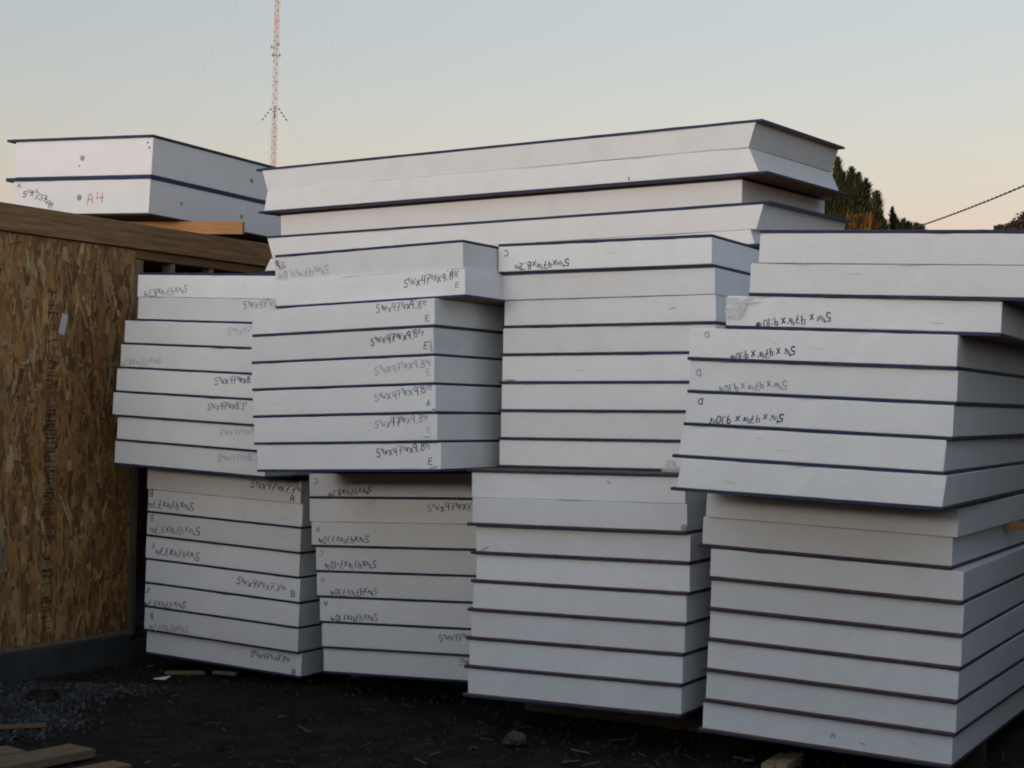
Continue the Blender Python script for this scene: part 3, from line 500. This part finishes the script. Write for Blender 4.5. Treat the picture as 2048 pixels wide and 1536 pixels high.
for si, (a, b) in enumerate(SHEETS):
    sh = bbox('sheathing_board', -.012, 0, a, b, ZO, ZP0 - .004, OSB)
    if si > 1: continue
    vs, fs, cs = [], [], []
    rnd = random.Random(11 + si)
    for i in range(3000 if si == 0 else 1100):
        cy, cz = rnd.uniform(a + .01, b - .01), rnd.uniform(ZO + .03, ZP0 - .03)
        l = rnd.uniform(.09, .28) * .5; w = rnd.choice((rnd.uniform(.012, .03), rnd.uniform(.025, .06))) * .5
        ang = rnd.gauss(0, .22) if rnd.random() < .93 else rnd.uniform(-1.4, 1.4)
        ty, tz = math.sin(ang), math.cos(ang); x = .0004 + i * 1.5e-7 + rnd.uniform(0, .0009)
        tilt = rnd.uniform(-.0006, .0006); pts = []
        j = lambda: rnd.uniform(.55, 1.0)
        for s, t in ((-1, -1), (-1, 1), (1, .0 if rnd.random() < .35 else 1), (1, -1)):
            q, r_ = s * l * j(), t * w * j()
            yy_ = cy + ty * q + tz * r_; zz_ = cz + tz * q - ty * r_
            pts.append((x + tilt * s, min(max(yy_, a + .001), b - .001), min(max(zz_, ZO + .002), ZP0 - .008)))
        n0 = len(vs); vs += pts; fs.append((n0, n0+1, n0+2, n0+3))
        c = rnd.choice(PAL); v = rnd.uniform(.8, 1.45) ; cs.append(tuple(min(.8, e * v) for e in c))
    tag(link_py('wood_strands', vs, fs, STRAND, sh, cs), kind='stuff')
    if si == 0:
        vs, fs = [], []; rnd = random.Random(5)
        def bar(y0, y1, z0, z1):
            n0 = len(vs); vs.extend([(.0022, y0, z0), (.0022, y1, z0), (.0022, y1, z1), (.0022, y0, z1)]); fs.append((n0, n0+1, n0+2, n0+3))
        z = 2.30; yc = .415
        groups = [(2.30, 2.26, .5, .09), (2.235, 2.225, 1, .09), (2.20, 2.13, .9, .04), (2.07, 2.055, 1, .09), (2.02, 2.012, 1, .09), (1.94, 1.86, .8, .06), (1.85, 1.76, .8, .10),
                  (1.66, 1.50, .8, .09), (1.49, 1.42, .5, .08), (1.40, 1.05, .75, .09), (1.03, .995, 1, .10), (.97, .90, .7, .045), (.86, .80, .85, .09), (.76, .70, .7, .06), (.66, .56, .8, .09), (.50, .28, .7, .09)]
        for z1, z0, dens, wid in groups:
            z = z1
            while z > z0:
                h = rnd.choice((.003, .004, .006, .009))
                if rnd.random() < dens:
                    y = yc - wid/2 + rnd.uniform(-.006, .006)
                    while y < yc + wid/2:
                        w = rnd.choice((.008, .014, .03, .06)); e = min(y + w, yc + wid/2)
                        if rnd.random() < .82: bar(y, e, z - h, z)
                        y = e + rnd.uniform(.002, .006)
                z -= h + rnd.choice((.002, .003, .005))
        tag(link_py('stamped_print', vs, fs, PRINT, sh), kind='stuff')
        bm = bmesh.new(); box_bm(bm, .0022, .003, -.026, .026, -.065, .065)
        lb = link('paper_label', bm, WHITE, sh); lb.location = (0, .50, 2.165); lb.rotation_euler = (R(-14), 0, 0)
# top plate, header, corner post and the opening behind the stack
bbox('top_plate', -.12, .022, -4.2, 3.4, ZP0, ZP1, WOOD_PLATE)
bbox('header_beam', -.10, -.004, 1.142, 3.4, 2.632, ZP0 - .004, wood_mat('header_lumber', (.13, .065, .03), (.27, .15, .07), 1))
bbox('corner_post', -.092, -.002, 1.143, 1.185, .16, 2.628, WOOD_STUD)
bbox('corner_post', -.092, -.014, 1.187, 1.228, .16, 2.628, WOOD_STUD)
for y in (1.495, 1.895, 2.30, 2.70):
    bbox('wall_stud', -.092, -.008, y, y + .038, .16, 2.628, WOOD_STUD)
for nm, a in (('inner_wall', (-3.2, -3.08, -4.2, 4.2, -.1, 2.69)), ('inner_wall', (-3.08, -.13, 4.08, 4.2, -.1, 2.69)), ('inner_wall', (-3.08, -.30, -4.2, -4.08, -.1, 2.69))):
    bbox(nm, *a, OSB)
bbox('added_shade_deck', -3.2, -.13, -4.2, 4.2, 2.70, 2.73, OSB)  # unseen deck, added to keep the interior dark
bbox('floor_slab', -3.08, -.31, -4.08, 4.08, -.1, .15, CONCRETE)
gp = bbox('metal_plate', .004, .03, -.14, .022, .62, .86, GREYMETAL, None)
gp.matrix_world = WM; tag(gp, 'grey metal plate fixed low on the strand-board wall', 'metal plate')

# board jammed between the building and the thick panels
def lumber(name, p, yaw, L, w, h, m, label, group=None, pitch=0, roll=0, cat='board'):
    bm = bmesh.new(); box_bm(bm, -L, 0, -w/2, w/2, 0, h)
    bmesh.ops.bevel(bm, geom=list(bm.edges), offset=.003, segments=2, affect='EDGES')
    o = link(name, bm, m); o.location = p; o.rotation_euler = (R(roll), R(pitch), R(yaw))
    return tag(o, label, cat, group)
lumber('lumber_board', (-1.892, 11.35, 2.874), -11.4, 1.2, .038, .088, WOOD_FRESH, 'orange-brown board sticking out under the thick foam panels')
lumber('lumber_board', (-2.31, 7.76, .002), 50, 1.3, .17, .040, WOOD_GROUND, 'brown board end lying furthest left at the bottom left corner', 'boards on the ground at bottom left')
lumber('lumber_board', (-2.016, 7.83, .002), 54, 1.3, .19, .040, WOOD_GROUND, 'pale board lying between two others at the bottom left corner', 'boards on the ground at bottom left')
lumber('lumber_board', (-1.745, 7.50, .002), 51, 1.3, .13, .040, WOOD_GROUND2, 'reddish board nearest the camera at the bottom left', 'boards on the ground at bottom left')

# ---------------------------------------------------------------- unseen shed and fence, added to shade the stacks
SIDING = mat('dark_siding', (.06, .055, .05), .8); noise_mix(SIDING, (.035, .03, .028), (.085, .075, .065), (1, 1, 1), 3, 6, .3, .7, .2, .01)
ROOFING = mat('dark_roofing', (.04, .04, .042), .9); PANE = mat('window_pane', (.02, .025, .03), .08, .5)
hx0, hx1, hy0, hy1, he, hr = -30.0, 16.0, -11.0, -4.0, 2.35, 3.3
added_shed = empty('unseen_shade_shed', (0, 0, 0)); tag(added_shed, 'long low dark shed added unseen behind the camera to block low glow', 'shed')  # added out of view, cuts the low glow on the lower stacks
bm = bmesh.new()
v = [bm.verts.new(p) for p in ((hx0,hy0,-.1),(hx1,hy0,-.1),(hx1,hy1,-.1),(hx0,hy1,-.1),(hx0,hy0,he),(hx1,hy0,he),(hx1,hy1,he),(hx0,hy1,he),(hx0,(hy0+hy1)/2,hr),(hx1,(hy0+hy1)/2,hr))]
for q in ((0,3,2,1),(0,1,5,4),(2,3,7,6),(1,2,6,9,5),(3,0,4,8,7),(4,5,9,8),(6,7,8,9)): bm.faces.new([v[i] for i in q])
bmesh.ops.recalc_face_normals(bm, faces=bm.faces); link('wall', bm, SIDING, added_shed)
for sgn, yb in ((1, hy1), (-1, hy0)):
    bm = bmesh.new(); ym = (hy0 + hy1) / 2; sl = (hr - he) / (hy1 - ym); ye = yb + sgn * .5; ze = he - sl * .5
    v = [bm.verts.new(p) for p in ((hx0-.4,ye,ze+.02),(hx1+.4,ye,ze+.02),(hx1+.4,ym,hr+.02),(hx0-.4,ym,hr+.02),(hx0-.4,ye,ze+.18),(hx1+.4,ye,ze+.18),(hx1+.4,ym,hr+.2),(hx0-.4,ym,hr+.2))]
    for q in ((0,3,2,1),(4,5,6,7),(0,1,5,4),(1,2,6,5),(2,3,7,6),(3,0,4,7)): bm.faces.new([v[i] for i in q])
    bmesh.ops.recalc_face_normals(bm, faces=bm.faces); link('roof', bm, ROOFING, added_shed)
for i in range(9):
    x = hx0 + 3 + i * 5
    if i == 5: bbox('door', x, x + 1, hy1 + .002, hy1 + .06, 0, 1.75, WOOD_STUD, added_shed)
    else:
        w = bbox('window', x, x + 1.2, hy1 + .002, hy1 + .05, .9, 1.9, WHITE, added_shed); bbox('pane', x + .08, x + 1.12, hy1 + .052, hy1 + .06, .98, 1.82, PANE, w)
fence = empty('unseen_shade_fence', (3.75, 6.2, 0)); fence.rotation_euler = (0, 0, R(61)); tag(fence, 'tall dark board fence added out of view to shade the rightmost stack', 'fence')  # added out of view, darkens the right side faces
for i in range(40):
    bm = bmesh.new(); box_bm(bm, i * .2, i * .2 + .19, 0, .025, 0, 3.9 + random.uniform(-.01, .01)); link('shade_fence_board', bm, SIDING, fence)
for z in (.4, 1.4, 2.4): bbox('shade_fence_rail', 0, 8, .026, .07, z, z + .09, SIDING, fence)

# dunnage under the lower stacks
DN = {'AL': 'left', 'BL': 'second', 'CL': 'middle', 'DL': 'right'}
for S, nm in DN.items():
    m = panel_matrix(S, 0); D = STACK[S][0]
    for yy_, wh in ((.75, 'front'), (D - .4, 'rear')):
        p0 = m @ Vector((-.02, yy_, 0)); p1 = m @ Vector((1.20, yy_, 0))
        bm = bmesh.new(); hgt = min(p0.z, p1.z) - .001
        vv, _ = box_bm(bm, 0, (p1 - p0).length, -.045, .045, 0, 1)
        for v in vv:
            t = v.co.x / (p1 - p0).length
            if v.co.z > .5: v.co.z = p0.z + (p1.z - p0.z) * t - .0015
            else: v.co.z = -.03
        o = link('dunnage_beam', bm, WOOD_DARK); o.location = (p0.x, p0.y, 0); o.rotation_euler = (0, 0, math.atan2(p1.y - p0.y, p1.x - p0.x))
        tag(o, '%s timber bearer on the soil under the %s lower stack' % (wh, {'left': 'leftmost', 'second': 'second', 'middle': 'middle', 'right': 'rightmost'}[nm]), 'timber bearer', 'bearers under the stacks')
bm = bmesh.new(); box_bm(bm, 0, .065, 0, .30, -.02, .034); box_bm(bm, .067, .125, .006, .30, -.02, .043)
o = link('wood_block', bm, WOOD_PALE); o.location = (1.225, 7.80, 0); o.rotation_euler = (0, 0, R(-26)); tag(o, 'pale wood block on the soil under the front of the rightmost stack', 'wood block')
m = panel_matrix('DL', 7); p = m @ Vector((1.225, 1.12, -.022))
lumber('lumber_board', tuple(p + Vector((.7*.88, -.7*.47, -.012))), -28.4, .72, .038, .045, WOOD_FRESH, 'wood strip sticking out from the side of the rightmost stack', None)

# ---------------------------------------------------------------- plastic film scraps
def film(name, S, k, x0, z0, w, h, yf, seed, label):
    rnd = random.Random(seed); n, mth = 10, 8; vs = []
    for j in range(mth + 1):
        for i in range(n + 1):
            a, b = i / n, j / mth
            sx = x0 + w * a * (1 - .55 * (b if seed == 1 else 1 - b)); 
            if seed == 2: sx = x0 + w * (a * (1 - .8 * b) + .25 * b)
            if seed == 1: sx = x0 + w * (a * (.55 + .45 * b))
            vs.append((sx + rnd.uniform(-.003, .003), yf - .006 - .012 * abs(mnoise.noise(Vector((a * 4, b * 4, seed * 5.3)))) - rnd.uniform(0, .004), z0 + h * b + rnd.uniform(-.004, .004)))
    fs = [(j*(n+1)+i, j*(n+1)+i+1, (j+1)*(n+1)+i+1, (j+1)*(n+1)+i) for j in range(mth) for i in range(n)]
    o = link_py(name, vs, fs, FILM, None, smooth=False); o.matrix_world = panel_matrix(S, k)
    return tag(o, label, 'plastic scrap', 'scraps of clear plastic film')
film('plastic_scrap', 'DU', 5, .0, .045, .125, .10, .004, 1, 'torn clear plastic film over the left end of an upper right panel')
film('plastic_scrap', 'FU', 0, .94, -.012, .155, .075, .0, 2, 'crumpled plastic film lying at the foot of the upper middle stack')

# ---------------------------------------------------------------- soil litter, gravel, small debris
def stones(name, n, area, r0, r1, cols, label, seed):
    rnd = random.Random(seed); vs, fs, cs = [], [], []
    for _ in range(n):
        x, y = area(rnd); r = rnd.uniform(r0, r1) * (1 if rnd.random() < .9 else 1.8)
        a0 = rnd.uniform(0, 6.3); n0 = len(vs); k = 5
        for q in range(k):
            a = a0 + 2*math.pi*q/k; rr = r * rnd.uniform(.7, 1.15); vs.append((x + rr*math.cos(a), y + rr*math.sin(a), -.006))
        for q in range(k):
            a = a0 + 2*math.pi*q/k; rr = r * rnd.uniform(.5, .85); vs.append((x + rr*math.cos(a), y + rr*math.sin(a), r * rnd.uniform(.4, .9)))
        c = rnd.choice(cols); v = rnd.uniform(.6, 1.3)
        fs.append(tuple(n0 + k + q for q in range(k))); cs.append(tuple(e*v for e in c))
        for q in range(k): fs.append((n0+q, n0+(q+1) % k, n0+k+(q+1) % k, n0+k+q)); cs.append(tuple(e*v for e in c))
    tag(link_py(name, vs, fs, TINTED, None, cs), label, 'gravel' if 'grav' in name else 'soil clods', None, 'stuff')
def garea(r):
    while True:
        a, b = r.random(), r.random()
        x = -3.15 + a * 1.15; y = 8.05 + b * 1.75
        e = -2.15 - .22 * (9.7 - y) - .12 * math.sin(y * 5) + r.gauss(0, .10)
        if x < e: return x, y
stones('gravel', 5200, garea, .004, .013, [(.038,.040,.040), (.055,.058,.058), (.025,.026,.026), (.085,.088,.085)], 'patch of grey gravel along the concrete base', 3)
def sarea(r): return r.uniform(-3, 2.6), 7.3 + 3.2 * r.random() ** 1.3
stones('soil_clods', 2200, sarea, .004, .015, [(.022,.019,.0145), (.026,.022,.017), (.018,.016,.0125), (.032,.028,.022)], 'small clods and stones scattered on the dark soil', 4)
rnd = random.Random(9); vs, fs, cs = [], [], []
for i in range(190):
    x, y = sarea(rnd); a = rnd.uniform(0, 3.14); l = rnd.uniform(.02, .13); w = rnd.uniform(.0015, .004); z = rnd.uniform(.004, .02)
    dx, dy = math.cos(a)*l/2, math.sin(a)*l/2; px, py = -math.sin(a)*w, math.cos(a)*w; n0 = len(vs)
    vs += [(x-dx-px, y-dy-py, z-.006), (x-dx+px, y-dy+py, z-.006), (x+dx+px, y+dy+py, z), (x+dx-px, y+dy-py, z), (x-dx, y-dy, z), (x+dx, y+dy, z+.006)]
    c = rnd.choice([(.045,.038,.026), (.06,.05,.034), (.035,.03,.022), (.10,.085,.06)])
    for f in ((0, 3, 5, 4), (1, 4, 5, 2), (0, 1, 2, 3)): fs.append(tuple(n0+q for q in f)); cs.append(c)
tag(link_py('straw_litter', vs, fs, TINTED, None, cs), 'bits of straw, splinters and twigs scattered on the soil', 'litter', None, 'stuff')

def rock(name, loc, r, m, label, sq=.7, seed=1, cat='stone'):
    bm = bmesh.new(); bmesh.ops.create_icosphere(bm, subdivisions=3, radius=1)
    for v in bm.verts:
        n = mnoise.fractal(v.co * 1.4 + Vector((seed * 7.7, 0, 0)), 1, 2, 3); v.co *= 1 + .35 * n; v.co.z *= sq
        v.co *= r
        if v.co.z < -r * .3: v.co.z = -r * .3
    o = link(name, bm, m); o.location = loc; return tag(o, label, cat)
rock('stone', (.054, 8.30, .02), .055, ROCKM, 'grey stone lying on the soil in front of the middle stack', .8, 2)
rock('soil_lump', (-2.60, 9.22, .02), .085, SOIL, 'dark lump of soil on the gravel near the concrete base', .5, 5, 'soil lump')
rock('soil_lump', (-.92, 10.10, .03), .035, ROCKM, 'small brown lump under the second lower stack', .8, 8, 'soil lump')
bm = bmesh.new(); v = [bm.verts.new(p) for p in ((0,0,.004),(.10,.03,.018),(.085,-.05,.012),(.10,.03,.012),(0,0,0),(.085,-.05,.006))]
bm.faces.new((v[0], v[2], v[1])); bm.faces.new((v[4], v[3], v[5])); bm.faces.new((v[0], v[1], v[3], v[4])); bm.faces.new((v[1], v[2], v[5], v[3])); bm.faces.new((v[2], v[0], v[4], v[5]))
o = link('foam_scrap', bm, FOAM); o.location = (-2.14, 9.93, .012); tag(o, 'small white triangular foam scrap on the soil by the leftmost stack', 'foam scrap')
for i, (x, y, yaw, L, lab) in enumerate(((-1.98, 10.10, 8, .24, 'thin wood offcut on the soil under the leftmost stack'), (-1.78, 10.08, -18, .16, 'short dark wood offcut beside a thin one under the leftmost stack'))):
    lumber('wood_offcut', (x + .12, y, .02), yaw, L, .04, .018, WOOD_GROUND, lab, 'wood offcuts under the leftmost stack', cat='wood offcut')
lumber('wood_offcut', (-2.36, 8.42, .012), 20, .35, .035, .018, WOOD_GROUND2, 'thin reddish wood strip on the gravel at the left edge', None, cat='wood offcut')

# ---------------------------------------------------------------- radio mast
MX, MY = -23.87, 160.0
mast = empty('radio_mast', (MX, MY, 0)); tag(mast, 'tall guyed lattice radio mast rising behind the stacks', 'radio mast')
hw = .26
corners = [(-hw, -.15), (hw, -.15), (0, .30)]
def mast_section(z0, z1, m):
    bm = bmesh.new()
    for x, y in corners: tube_bm(bm, [(x, y, z0), (x, y, z1)], .045, n=5)
    z = z0; s = .42; k = 0
    while z < z1 - .05:
        zt = min(z + s, z1)
        for i in range(3):
            a, b = corners[i], corners[(i+1) % 3]
            if k % 2: a, b = b, a
            tube_bm(bm, [(*a, z), (*b, zt)], .030, n=4); tube_bm(bm, [(*a, zt), (*b, zt)], .026, n=4)
        z += s; k += 1
    link('mast_section', bm, m, mast)
zs = [0, 9.4, 18.8, 29.2, 36.2, 42.5, 52, 62, 72]
for i in range(8): mast_section(zs[i], zs[i+1], [TOWER_O, TOWER_W, TOWER_O, TOWER_W][i % 4] if i != 2 else TOWER_O)
def guy(za, ax, ay, beads):
    d = math.hypot(ax, ay); a = Vector((hw * ax / d, hw * ay / d, za)); b = Vector((ax, ay, 0)); bm = bmesh.new()
    pts = [a.lerp(b, i / 14) - Vector((0, 0, .9 * math.sin(math.pi * i / 14))) for i in range(15)]
    tube_bm(bm, [tuple(p) for p in pts], .006, n=4); g = link('guy_wire', bm, GUY, mast)
    t = (pts[1] - pts[0]).normalized(); bm = bmesh.new()
    for q in beads:
        c = a + t * q; tube_bm(bm, [tuple(c - t * .11), tuple(c + t * .11)], .06, n=6)
    if beads: link('insulator_string', bm, BLACK, g)
for za in (30.9, 49.0):
    for ax, ay in ((-27, 8), (23, -4), (3, -26)):
        guy(za, ax, ay, [.35 + .42 * i for i in range(4)] if za < 40 else [])
bm = bmesh.new()
for z in (25.4, 28.0, 30.95, 33.4, 39.4): 
    for i in range(3): tube_bm(bm, [(*[c * 1.12 for c in corners[i]], z), (*[c * 1.12 for c in corners[(i+1) % 3]], z)], .05, n=4)
link('mast_collar', bm, TOWER_O, mast)
for (x, z) in ((-.45, 36.7), (.25, 37.0), (-.3, 35.9), (.4, 35.9)):
    bm = bmesh.new(); tube_bm(bm, [(0, -.2, z), (x, -.35, z)], .03, n=4); tube_bm(bm, [(x, -.35, z - .14), (x, -.35, z + .14)], .075, n=8); link('antenna', bm, GUY, mast)

# ---------------------------------------------------------------- trees behind the stacks
LEAF = attr_mat('foliage', .7); BARK = mat('bark', (.06, .045, .03), .9); noise_mix(BARK, (.03, .022, .015), (.09, .07, .05), (8, 8, 1.5), 4, 6, .3, .7, .6, .02)
def plume(vs, fs, cs, base, d, L, r, n, cols, rnd):
    d = Vector(d).normalized(); s = d.orthogonal().normalized(); w = d.cross(s)
    for i in range(n):
        t = rnd.random(); a = rnd.uniform(0, 6.283); prof = (.35 + .65 * math.sin(math.pi * min(1, t * .9 + .12)) ** .7) * r * (1 if t < .9 else .6)
        rad = (s * math.cos(a) + w * math.sin(a)); p = Vector(base) + d * (L * t) + rad * prof * rnd.uniform(.02, .7)
        o = (rad * rnd.uniform(.4, 1.0) + d * rnd.uniform(.7, 1.8)).normalized(); l = prof * rnd.uniform(.8, 1.7) + .04; q = o.cross(Vector((rnd.gauss(0,1), rnd.gauss(0,1), rnd.gauss(0,1)))).normalized() * (.012 + .016 * rnd.random())
        n0 = len(vs); vs += [tuple(p - q), tuple(p + q), tuple(p + o * l)]; fs.append((n0, n0+1, n0+2))
        c = rnd.choice(cols); v = rnd.uniform(.7, 1.3); cs.append(tuple(e * v for e in c))
def conifer(loc, tips, h, cols, label, seed, trunk_h=None, group='evergreen trees behind the stacks', name='conifer_tree', rs=1.0, dense=1.0):
    """tips: (dx, dz_top, length) of the upswept plumes, in metres from the trunk's foot"""
    rnd = random.Random(seed); t = empty(name, loc); tag(t, label, 'tree', group)
    bm = bmesh.new(); tube_bm(bm, [(0, 0, -.2), (.05, .03, h * .3), (-.03, .02, h * .65), (0, 0, h * .9)], .16 * h / 6, .03, 8)
    for dx, dz, L in tips: tube_bm(bm, [(0, 0, max(.4, dz - L - abs(dx) * .9)), (dx * .6, 0, dz - L * .95), (dx, 0, dz - .25)], .035, .012, 5)
    link('trunk', bm, BARK, t); vs, fs, cs = [], [], []
    for dx, dz, L in tips:
        dy = rnd.uniform(-.35, .35)
        plume(vs, fs, cs, (dx * .92, dy, dz - L), (dx * .08 + rnd.uniform(-.05, .05), rnd.uniform(-.08, .08), L), L, .135 * rs * rnd.uniform(.85, 1.2), int(560 * L * dense), cols, rnd)
        for _ in range(4):
            q = rnd.uniform(.3, .7)
            plume(vs, fs, cs, (dx * .9 + rnd.uniform(-.12, .12), dy, dz - L * (1 - q * .4) - .15), (rnd.choice((-1, 1)) * rnd.uniform(.2, .7), rnd.uniform(-.4, .4), 1), L * rnd.uniform(.2, .5), .10 * rs, int(170 * L * dense), cols, rnd)
    zt = min(dz for dx, dz, L in tips); wx = max(abs(dx) for dx, dz, L in tips) * .75 + .25
    for _ in range(int(26 * min(1.6, wx))):                      # boughs further down the trunk
        a = rnd.uniform(0, 6.283); r0 = wx * rnd.uniform(.3, 1.0); z = rnd.uniform(.8, zt - .5)
        plume(vs, fs, cs, (r0 * math.cos(a), r0 * math.sin(a), z), (.3 * math.cos(a), .3 * math.sin(a), 1), rnd.uniform(.7, 1.2), .22, 220, cols, rnd)
    tag(link_py('crown', vs, fs, LEAF, t, cs), kind='stuff'); return t
GREENS = [(.034,.044,.018), (.027,.038,.016), (.045,.050,.018), (.02,.028,.014), (.07,.062,.018)]
GOLDS = [(.27,.13,.025), (.31,.15,.028), (.18,.085,.02), (.05,.042,.018), (.035,.04,.016), (.21,.095,.018)]
# main tree stands 40 m away; photograph scale there is 81.6 px per metre
def tipset(lst, px0, Y): 
    s = 3262.86 / Y; return [((x - px0) / s, CAM_H + (817 + .0211 * (x - 1024) - y) / s, L / s) for x, y, L in lst]
lst = [(1662,317,95),(1672,345,80),(1691,337,95),(1706,348,85),(1729,355,85),(1752,394,60),(1740,385,70),(1716,366,80),(1698,360,90),(1680,366,90),
 (1650,350,120),(1655,385,130),(1668,385,110),(1690,385,120),(1708,385,110),(1726,390,100),(1738,405,90),(1640,390,130),(1660,415,110),(1680,415,110),(1700,415,100),(1720,418,95),(1738,425,80),(1752,428,70),
 (1630,400,130),(1645,430,110),(1665,445,100),(1690,445,100),(1712,445,100),(1735,445,90),(1625,380,130),(1757,442,60)]
Yt = 40.0
conifer((7.9, Yt, 0), tipset(lst, 1024 + 7.9 * 3262.86 / Yt, Yt), 7.0, GREENS + [(.14,.105,.025)], 'tallest dark evergreen tree with upright plumes right of the long panels', 21)
lst = [(1763,418,60),(1774,417,65),(1757,436,40),(1768,444,40)]
conifer((9.35, 41.5, 0), tipset(lst, 1024 + 9.35 * 3262.86 / 41.5, 41.5), 6.2, GREENS, 'thin two-pronged evergreen tree between two others', 22, rs=.5, dense=.6)
lst = [(1787,427,60),(1800,438,50),(1793,440,50),(1810,444,45),(1819,443,45),(1829,447,40),(1838,451,34),(1806,450,50)]
conifer((9.75, 41, 0), tipset(lst, 1024 + 9.75 * 3262.86 / 41, 41), 6.2, GREENS + [(.2,.11,.03)], 'low evergreen tree where the overhead cable disappears', 23, rs=.8)
lst = [(1681,410,40),(1676,430,40),(1712,424,36),(1700,436,34),(1690,440,40),(1725,436,32),(1740,444,28),(1752,449,22),(1668,446,34),(1716,446,30),(1730,450,28)]
conifer((8.2, 39.75, 0), tipset(lst, 1024 + 8.2 * 3262.86 / 39.75, 39.75), 5.6, GOLDS, 'orange-brown autumn tree at the foot of the tallest evergreen', 24, group=None, name='autumn_tree', rs=1.1, dense=.8)
def leafy(loc, blobs, cols, label, seed, h):
    rnd = random.Random(seed); t = empty('leafy_tree', loc); tag(t, label, 'tree'); bm = bmesh.new()
    tube_bm(bm, [(0, 0, -.2), (.1, 0, h * .5), (0, 0, h * .8)], .18, .05, 8)
    for x, y, z, r in blobs: tube_bm(bm, [(0, 0, h * .4), (x * .6, y * .6, z - r * .4), (x, y, z)], .05, .015, 5)
    link('trunk', bm, BARK, t); vs, fs, cs = [], [], []
    for x, y, z, r in blobs:
        for _ in range(int(3200 * r * r) + 200):
            v = Vector((rnd.gauss(0, 1), rnd.gauss(0, 1), rnd.gauss(0, 1))).normalized() * r * rnd.random() ** .4 * rnd.uniform(.75, 1.15)
            p = Vector((x, y, z)) + Vector((v.x, v.y, v.z * .75)); a = Vector((rnd.gauss(0,1), rnd.gauss(0,1), rnd.gauss(0,1))).normalized(); b = a.orthogonal().normalized(); l = rnd.uniform(.025, .06)
            n0 = len(vs); vs += [tuple(p - a*l), tuple(p + b*l*.5), tuple(p + a*l), tuple(p - b*l*.5)]; fs.append((n0, n0+1, n0+2, n0+3))
            c = rnd.choice(cols); k = rnd.uniform(.7, 1.3); cs.append(tuple(e*k for e in c))
    tag(link_py('crown', vs, fs, LEAF, t, cs), kind='stuff')
blobs = [(0, 0, 5.2, .6), (-.14, 0, 5.76, .14), (.0, 0, 5.72, .24), (.2, 0, 5.76, .28), (.38, .1, 5.86, .30), (.60, 0, 5.95, .40), (.95, 0, 6.0, .5), (.5, 0, 5.6, .4), (1.6, 0, 6.0, .8), (.8, 0, 5.0, .8), (1.8, 0, 5.0, .9), (.2, .2, 4.5, .8), (.9, -.3, 4.2, .9), (.46, 0, 6.05, .16), (.3, .3, 3.4, .9), (-.3, -.2, 3.9, .7), (.9, .3, 3.2, .8), (1.6, 0, 4.0, .8)]
leafy((10.55, 35, 0), blobs, [(.05,.055,.025), (.07,.06,.03), (.035,.04,.02), (.16,.07,.03), (.11,.05,.025)], 'dark leafy tree top with reddish twigs at the right edge', 31, 5)

# overhead twisted cable
pa, pb = Vector((7.20, 29.5, 5.12)), Vector((6.62, 18.0, 4.78))
pb = Vector((6.86, 22, 4.90)) + (Vector((6.86, 22, 4.90)) - pa) * .5
bm = bmesh.new()
for ph in (0, math.pi):
    pts = []
    for i in range(241):
        t = i / 240; c = pa.lerp(pb, t) - Vector((0, 0, .05 * 4 * t * (1 - t))); a = ph + t * 46 * math.pi * 2 * .5
        pts.append((c.x + .009 * math.cos(a), c.y, c.z + .009 * math.sin(a)))
    tube_bm(bm, pts, .0075, n=5)
tag(link('overhead_cable', bm, BLACK), 'twisted black overhead cable sloping up to the right edge', 'cable')
